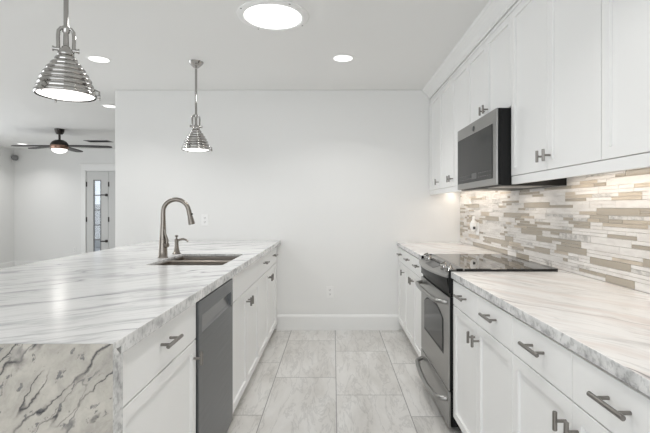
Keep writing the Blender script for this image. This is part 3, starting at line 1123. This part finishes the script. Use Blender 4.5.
# plug-in air freshener in its upper socket
af = thing('plug_in_freshener', (XO - 0.025, 3.865, 1.08), 'white plug-in air freshener in the mosaic wall outlet', 'air freshener')
mb = MB().lathe([(0.012, -0.050), (0.024, -0.040), (0.031, -0.012), (0.031, 0.012), (0.022, 0.036), (0.013, 0.048), (0.011, 0.078), (0.008, 0.084)], (XO - 0.034, 3.872, 1.085), 22, True, True)
obj('bottle', mb, M['plastic'], af, smooth=True)
obj('plug', MB().box(XO - 0.020, XO - 0.0095, 3.850, 3.885, 1.060, 1.10, 0.002), M['plastic'], af)
obj('vent_slot', MB().box(XO - 0.050, XO - 0.028, 3.836, 3.842, 1.052, 1.075, 0.001), M['slot'], af)['label'] = 'dark opening'

# ------------------------------------------------------------------ pendants


def pendant(loc, label, grp):
    """loc: centre of the shade's rim"""
    X, Y, Zr = loc
    p = thing('pendant_light', (X, Y, Zr), label, 'pendant light', grp)
    # ribbed dome
    prof = [(0.112, 0.000), (0.116, 0.004), (0.116, 0.012), (0.110, 0.016)]
    rows = 7
    for r in range(rows):
        za = 0.016 + 0.152 * r / rows
        zb = 0.016 + 0.152 * (r + 1) / rows

        def rr(z_):
            u = (z_ - 0.016) / 0.152
            pts_ = ((0, .107), (.10, .104), (.38, .090), (.66, .066), (.88, .041), (1.0, .030))
            for (a_, ra), (b_, rb) in zip(pts_, pts_[1:]):
                if u <= b_ + 1e-6:
                    return ra + (rb - ra) * (u - a_) / (b_ - a_)
            return .031
        for k in range(1, 7):
            u = k / 6
            z_ = za + (zb - za) * u
            prof.append((rr(z_) - 0.002 + 0.0075 * math.sin(u * PI), z_))
    prof += [(0.031, 0.170), (0.031, 0.182), (0.026, 0.188), (0.024, 0.196)]
    sd_ = obj('shade', MB().lathe(prof, loc, 48, False, True), M['chrome'], p, smooth=True, ang=1.2)
    for a in (20, 140, 260):
        a = math.radians(a)
        c = Vector((X + 0.116 * math.cos(a), Y + 0.116 * math.sin(a), Zr + 0.006))
        t = Vector((math.cos(a), math.sin(a), 0))
        mb = MB().cyl(c + t * 0.0005, c + t * 0.014, 0.007, None, 12)
        mb.tube([c + t * 0.009 + Vector((0, 0, -0.014)), c + t * 0.009 + Vector((0, 0, 0.022)), c + t * -0.010 + Vector((0, 0, 0.030))], 0.0035, 10)
        obj('rim_clamp', mb, M['chrome'], sd_, smooth=True)
    obj('lens', MB().lathe([(0.106, 0.004), (0.085, -0.002), (0.05, -0.006), (0.01, -0.007)], loc, 40, True, True), M['lamp'], p, smooth=True)
    # yoke
    mb = MB()
    for s in (-1, 1):
        ux, uy = 0.90 * s, 0.44 * s
        P_ = lambda r, h: (X + ux * r, Y + uy * r, Zr + h)
        mb.tube([P_(0.024, 0.186), P_(0.028, 0.198), P_(0.029, 0.250), P_(0.027, 0.272), P_(0.018, 0.284), P_(0, 0.288)], 0.0075, 12)
        mb.cyl(P_(0.022, 0.194), P_(0.044, 0.194), 0.0085, None, 14)
        mb.cyl(P_(0.044, 0.194), P_(0.049, 0.194), 0.011, None, 14)
    obj('yoke', mb, M['chrome'], p, smooth=True)
    obj('socket_stem', MB().lathe([(0.018, 0.196), (0.016, 0.205), (0.011, 0.210), (0.010, 0.262), (0.014, 0.268), (0.014, 0.292)], loc, 20, True, True), M['chrome'], p, smooth=True)
    obj('rod', MB().lathe([(0.0095, 0.292), (0.0095, CEIL - Zr - 0.045)], loc, 20, True, True), M['chrome'], p, smooth=True)
    hc = CEIL - Zr
    obj('canopy', MB().lathe([(0.012, hc - 0.050), (0.022, hc - 0.046), (0.040, hc - 0.030), (0.056, hc - 0.012), (0.060, hc - 0.0005)], loc, 32, True, True), M['chrome'], p, smooth=True)
    return p


P1 = (-1.129, 1.828, 1.716)
P2 = (-1.129, 3.556, 1.716)
pd = pendant(P1, 'ribbed chrome dome pendant, the large one nearest the camera at upper left', 'chrome pendants above the island')
dup(pd, P2, 'ribbed chrome dome pendant hanging farther back, in front of the white back wall')
for p in (P1, P2):
    area('pendant_lamp', (p[0], p[1], p[2] - 0.010), (0, 0, 0), 0.2, 0.2, 0.4, (1, 0.97, 0.92), 'DISK')

# ------------------------------------------------------------------ recessed lights


def downlight(x, y, label):
    t = thing('recessed_light', (x, y, CEIL), label, 'ceiling light', 'recessed downlights')
    obj('trim_ring', MB().lathe([(0.095, -0.0005), (0.094, -0.004), (0.078, -0.007), (0.074, -0.0035), (0.074, -0.0005)], (x, y, CEIL), 36), M['trim'], t, smooth=True)
    obj('lens', MB().lathe([(0.0735, -0.0008), (0.0735, -0.0040)], (x, y, CEIL), 36, True, True), M['lamp'], t)
    return t


DL = [(0.076, 3.46, 'round recessed ceiling light above the aisle near the back wall'),
      (-1.887, 3.484, 'round recessed ceiling light just right of the near pendant'),
      (-2.63, 5.10, 'round recessed ceiling light cut by the edge of the back wall'),
      (-5.84, 8.12, 'recessed ceiling light seen just above the left fan blade')]
first = downlight(*DL[0])
for x, y, lb in DL[1:]:
    dup(first, (x, y, CEIL), lb)
OUT = 'recessed ceiling light added as fill outside the picture, above or behind the camera'
OFF = [(0.076, 1.30), (0.076, -0.90), (-1.887, -0.90), (-4.2, 3.4), (-4.2, 0.6)]  # unseen fittings added to even out the light
for x, y in OFF:
    dup(first, (x, y, CEIL), OUT)
for x, y in [q[:2] for q in DL] + OFF:  # lamps for the visible fittings and for the added fill ones
    area('downlight_lamp', (x, y, CEIL - 0.012), (0, 0, 0), 0.14, 0.14, DOWN_W, (1, 0.985, 0.97), 'DISK', math.radians(125))

X, Y = -0.377, 2.70
st = thing('tubular_skylight', (X, Y, CEIL), 'large round bright daylight lens in a white ring on the kitchen ceiling', 'skylight')
rg = obj('ring', MB().lathe([(0.222, -0.0005), (0.220, -0.006), (0.205, -0.012), (0.185, -0.014), (0.178, -0.010), (0.177, -0.0005)], (X, Y, CEIL), 56), M['trim'], st, smooth=True)
for a in (35, 125, 215, 305):
    a = math.radians(a)
    obj('screw', MB().lathe([(0.005, -0.014), (0.005, -0.0125)], (X + 0.212 * math.cos(a), Y + 0.212 * math.sin(a), CEIL + 0.0035), 10, True, True), M['slot'], rg)
obj('diffuser', MB().lathe([(0.1765, -0.001), (0.17, -0.012), (0.10, -0.022), (0.02, -0.025)], (X, Y, CEIL), 48, True, True), M['tube'], st, smooth=True)
area('skylight_lamp', (X, Y, CEIL - 0.030), (0, 0, 0), 0.33, 0.33, 8, (0.98, 0.99, 1.0), 'DISK')

# ------------------------------------------------------------------ ceiling fan
FXc, FYc = -4.17, 6.59
fn = thing('ceiling_fan', (FXc, FYc, CEIL), 'dark bronze ceiling fan with a lit bowl light in the living room', 'ceiling fan')
c = (FXc, FYc, CEIL)
obj('canopy', MB().lathe([(0.018, -0.085), (0.040, -0.082), (0.062, -0.050), (0.070, -0.0005)], c, 28, True, True), M['bronze'], fn, smooth=True)
obj('downrod', MB().lathe([(0.016, -0.175), (0.016, -0.084)], c, 16, True, True), M['bronze'], fn, smooth=True)
obj('motor_housing', MB().lathe([(0.020, -0.165), (0.055, -0.170), (0.097, -0.195), (0.120, -0.230), (0.124, -0.252)], c, 36, True, True), M['bronze'], fn, smooth=True)
obj('copper_band', MB().lathe([(0.124, -0.2525), (0.126, -0.278), (0.120, -0.300), (0.106, -0.308)], c, 36, True, True), M['copper'], fn, smooth=True)
obj('light_bowl', MB().lathe([(0.105, -0.3085), (0.100, -0.330), (0.076, -0.354), (0.040, -0.368), (0.010, -0.372)], c, 32, True, True), M['lamp'], fn, smooth=True)
for a in (12, 99, 155, 179):
    a = math.radians(a)
    d = Vector((math.cos(a), math.sin(a), 0))
    n = Vector((-math.sin(a), math.cos(a), 0))
    tilt = math.radians(-4)
    zb = CEIL - 0.262
    outl = [(0.122, -0.042), (0.25, -0.058), (0.55, -0.068), (0.70, -0.062), (0.735, -0.035), (0.735, 0.02), (0.70, 0.05), (0.55, 0.062), (0.25, 0.058), (0.122, 0.042)]
    poly = [Vector((FXc, FYc, zb)) + d * r + n * (q * math.cos(tilt)) + Vector((0, 0, q * math.sin(tilt))) for r, q in outl]
    obj('blade', MB().prism(poly, (0, 0, 0.014)), M['blade'], fn)
area('fan_lamp', (FXc, FYc, CEIL - 0.40), (0, 0, 0), 0.2, 0.2, 3, (1, 0.97, 0.92), 'DISK')

# ------------------------------------------------------------------ ceiling vent, corner sensor
vx, vy = -4.22, 7.78
vt = thing('ceiling_vent', (vx, vy, CEIL), 'dark slotted air vent in the ceiling behind the fan', 'vent')
mb = MB()
for x0, x1, y0, y1 in ((-0.21, 0.21, -0.11, -0.085), (-0.21, 0.21, 0.085, 0.11), (-0.21, -0.19, -0.085, 0.085), (0.19, 0.21, -0.085, 0.085)):
    mb.box(vx + x0, vx + x1, vy + y0, vy + y1, CEIL - 0.010, CEIL - 0.0005)
obj('frame', mb, M['sensor'], vt)
mb = MB()
for k in range(5):
    yy = vy - 0.068 + k * 0.034
    mb.prism([(vx - 0.189, yy - 0.014, CEIL - 0.012), (vx - 0.189, yy - 0.012, CEIL - 0.013), (vx - 0.189, yy + 0.014, CEIL - 0.002), (vx - 0.189, yy + 0.012, CEIL - 0.0008)], (0.378, 0, 0))
obj('louvre', mb, M['vent'], vt)
sx, sy, sz = XL + 0.05, YF - 0.05, 2.255
sn = thing('corner_sensor', (sx, sy, sz), 'small round grey sensor high in the far left corner of the living room', 'sensor')
obj('mount', MB().cyl((XL + 0.0005, YF - 0.06, sz), (sx + 0.01, sy - 0.01, sz), 0.03, None, 16), M['sensor'], sn, smooth=True)
obj('housing', MB().lathe([(0.030, -0.055), (0.048, -0.045), (0.055, -0.01), (0.055, 0.02), (0.045, 0.045), (0.02, 0.052)], (sx + 0.014, sy - 0.014, sz), 24, True, True), M['sensor'], sn, smooth=True)
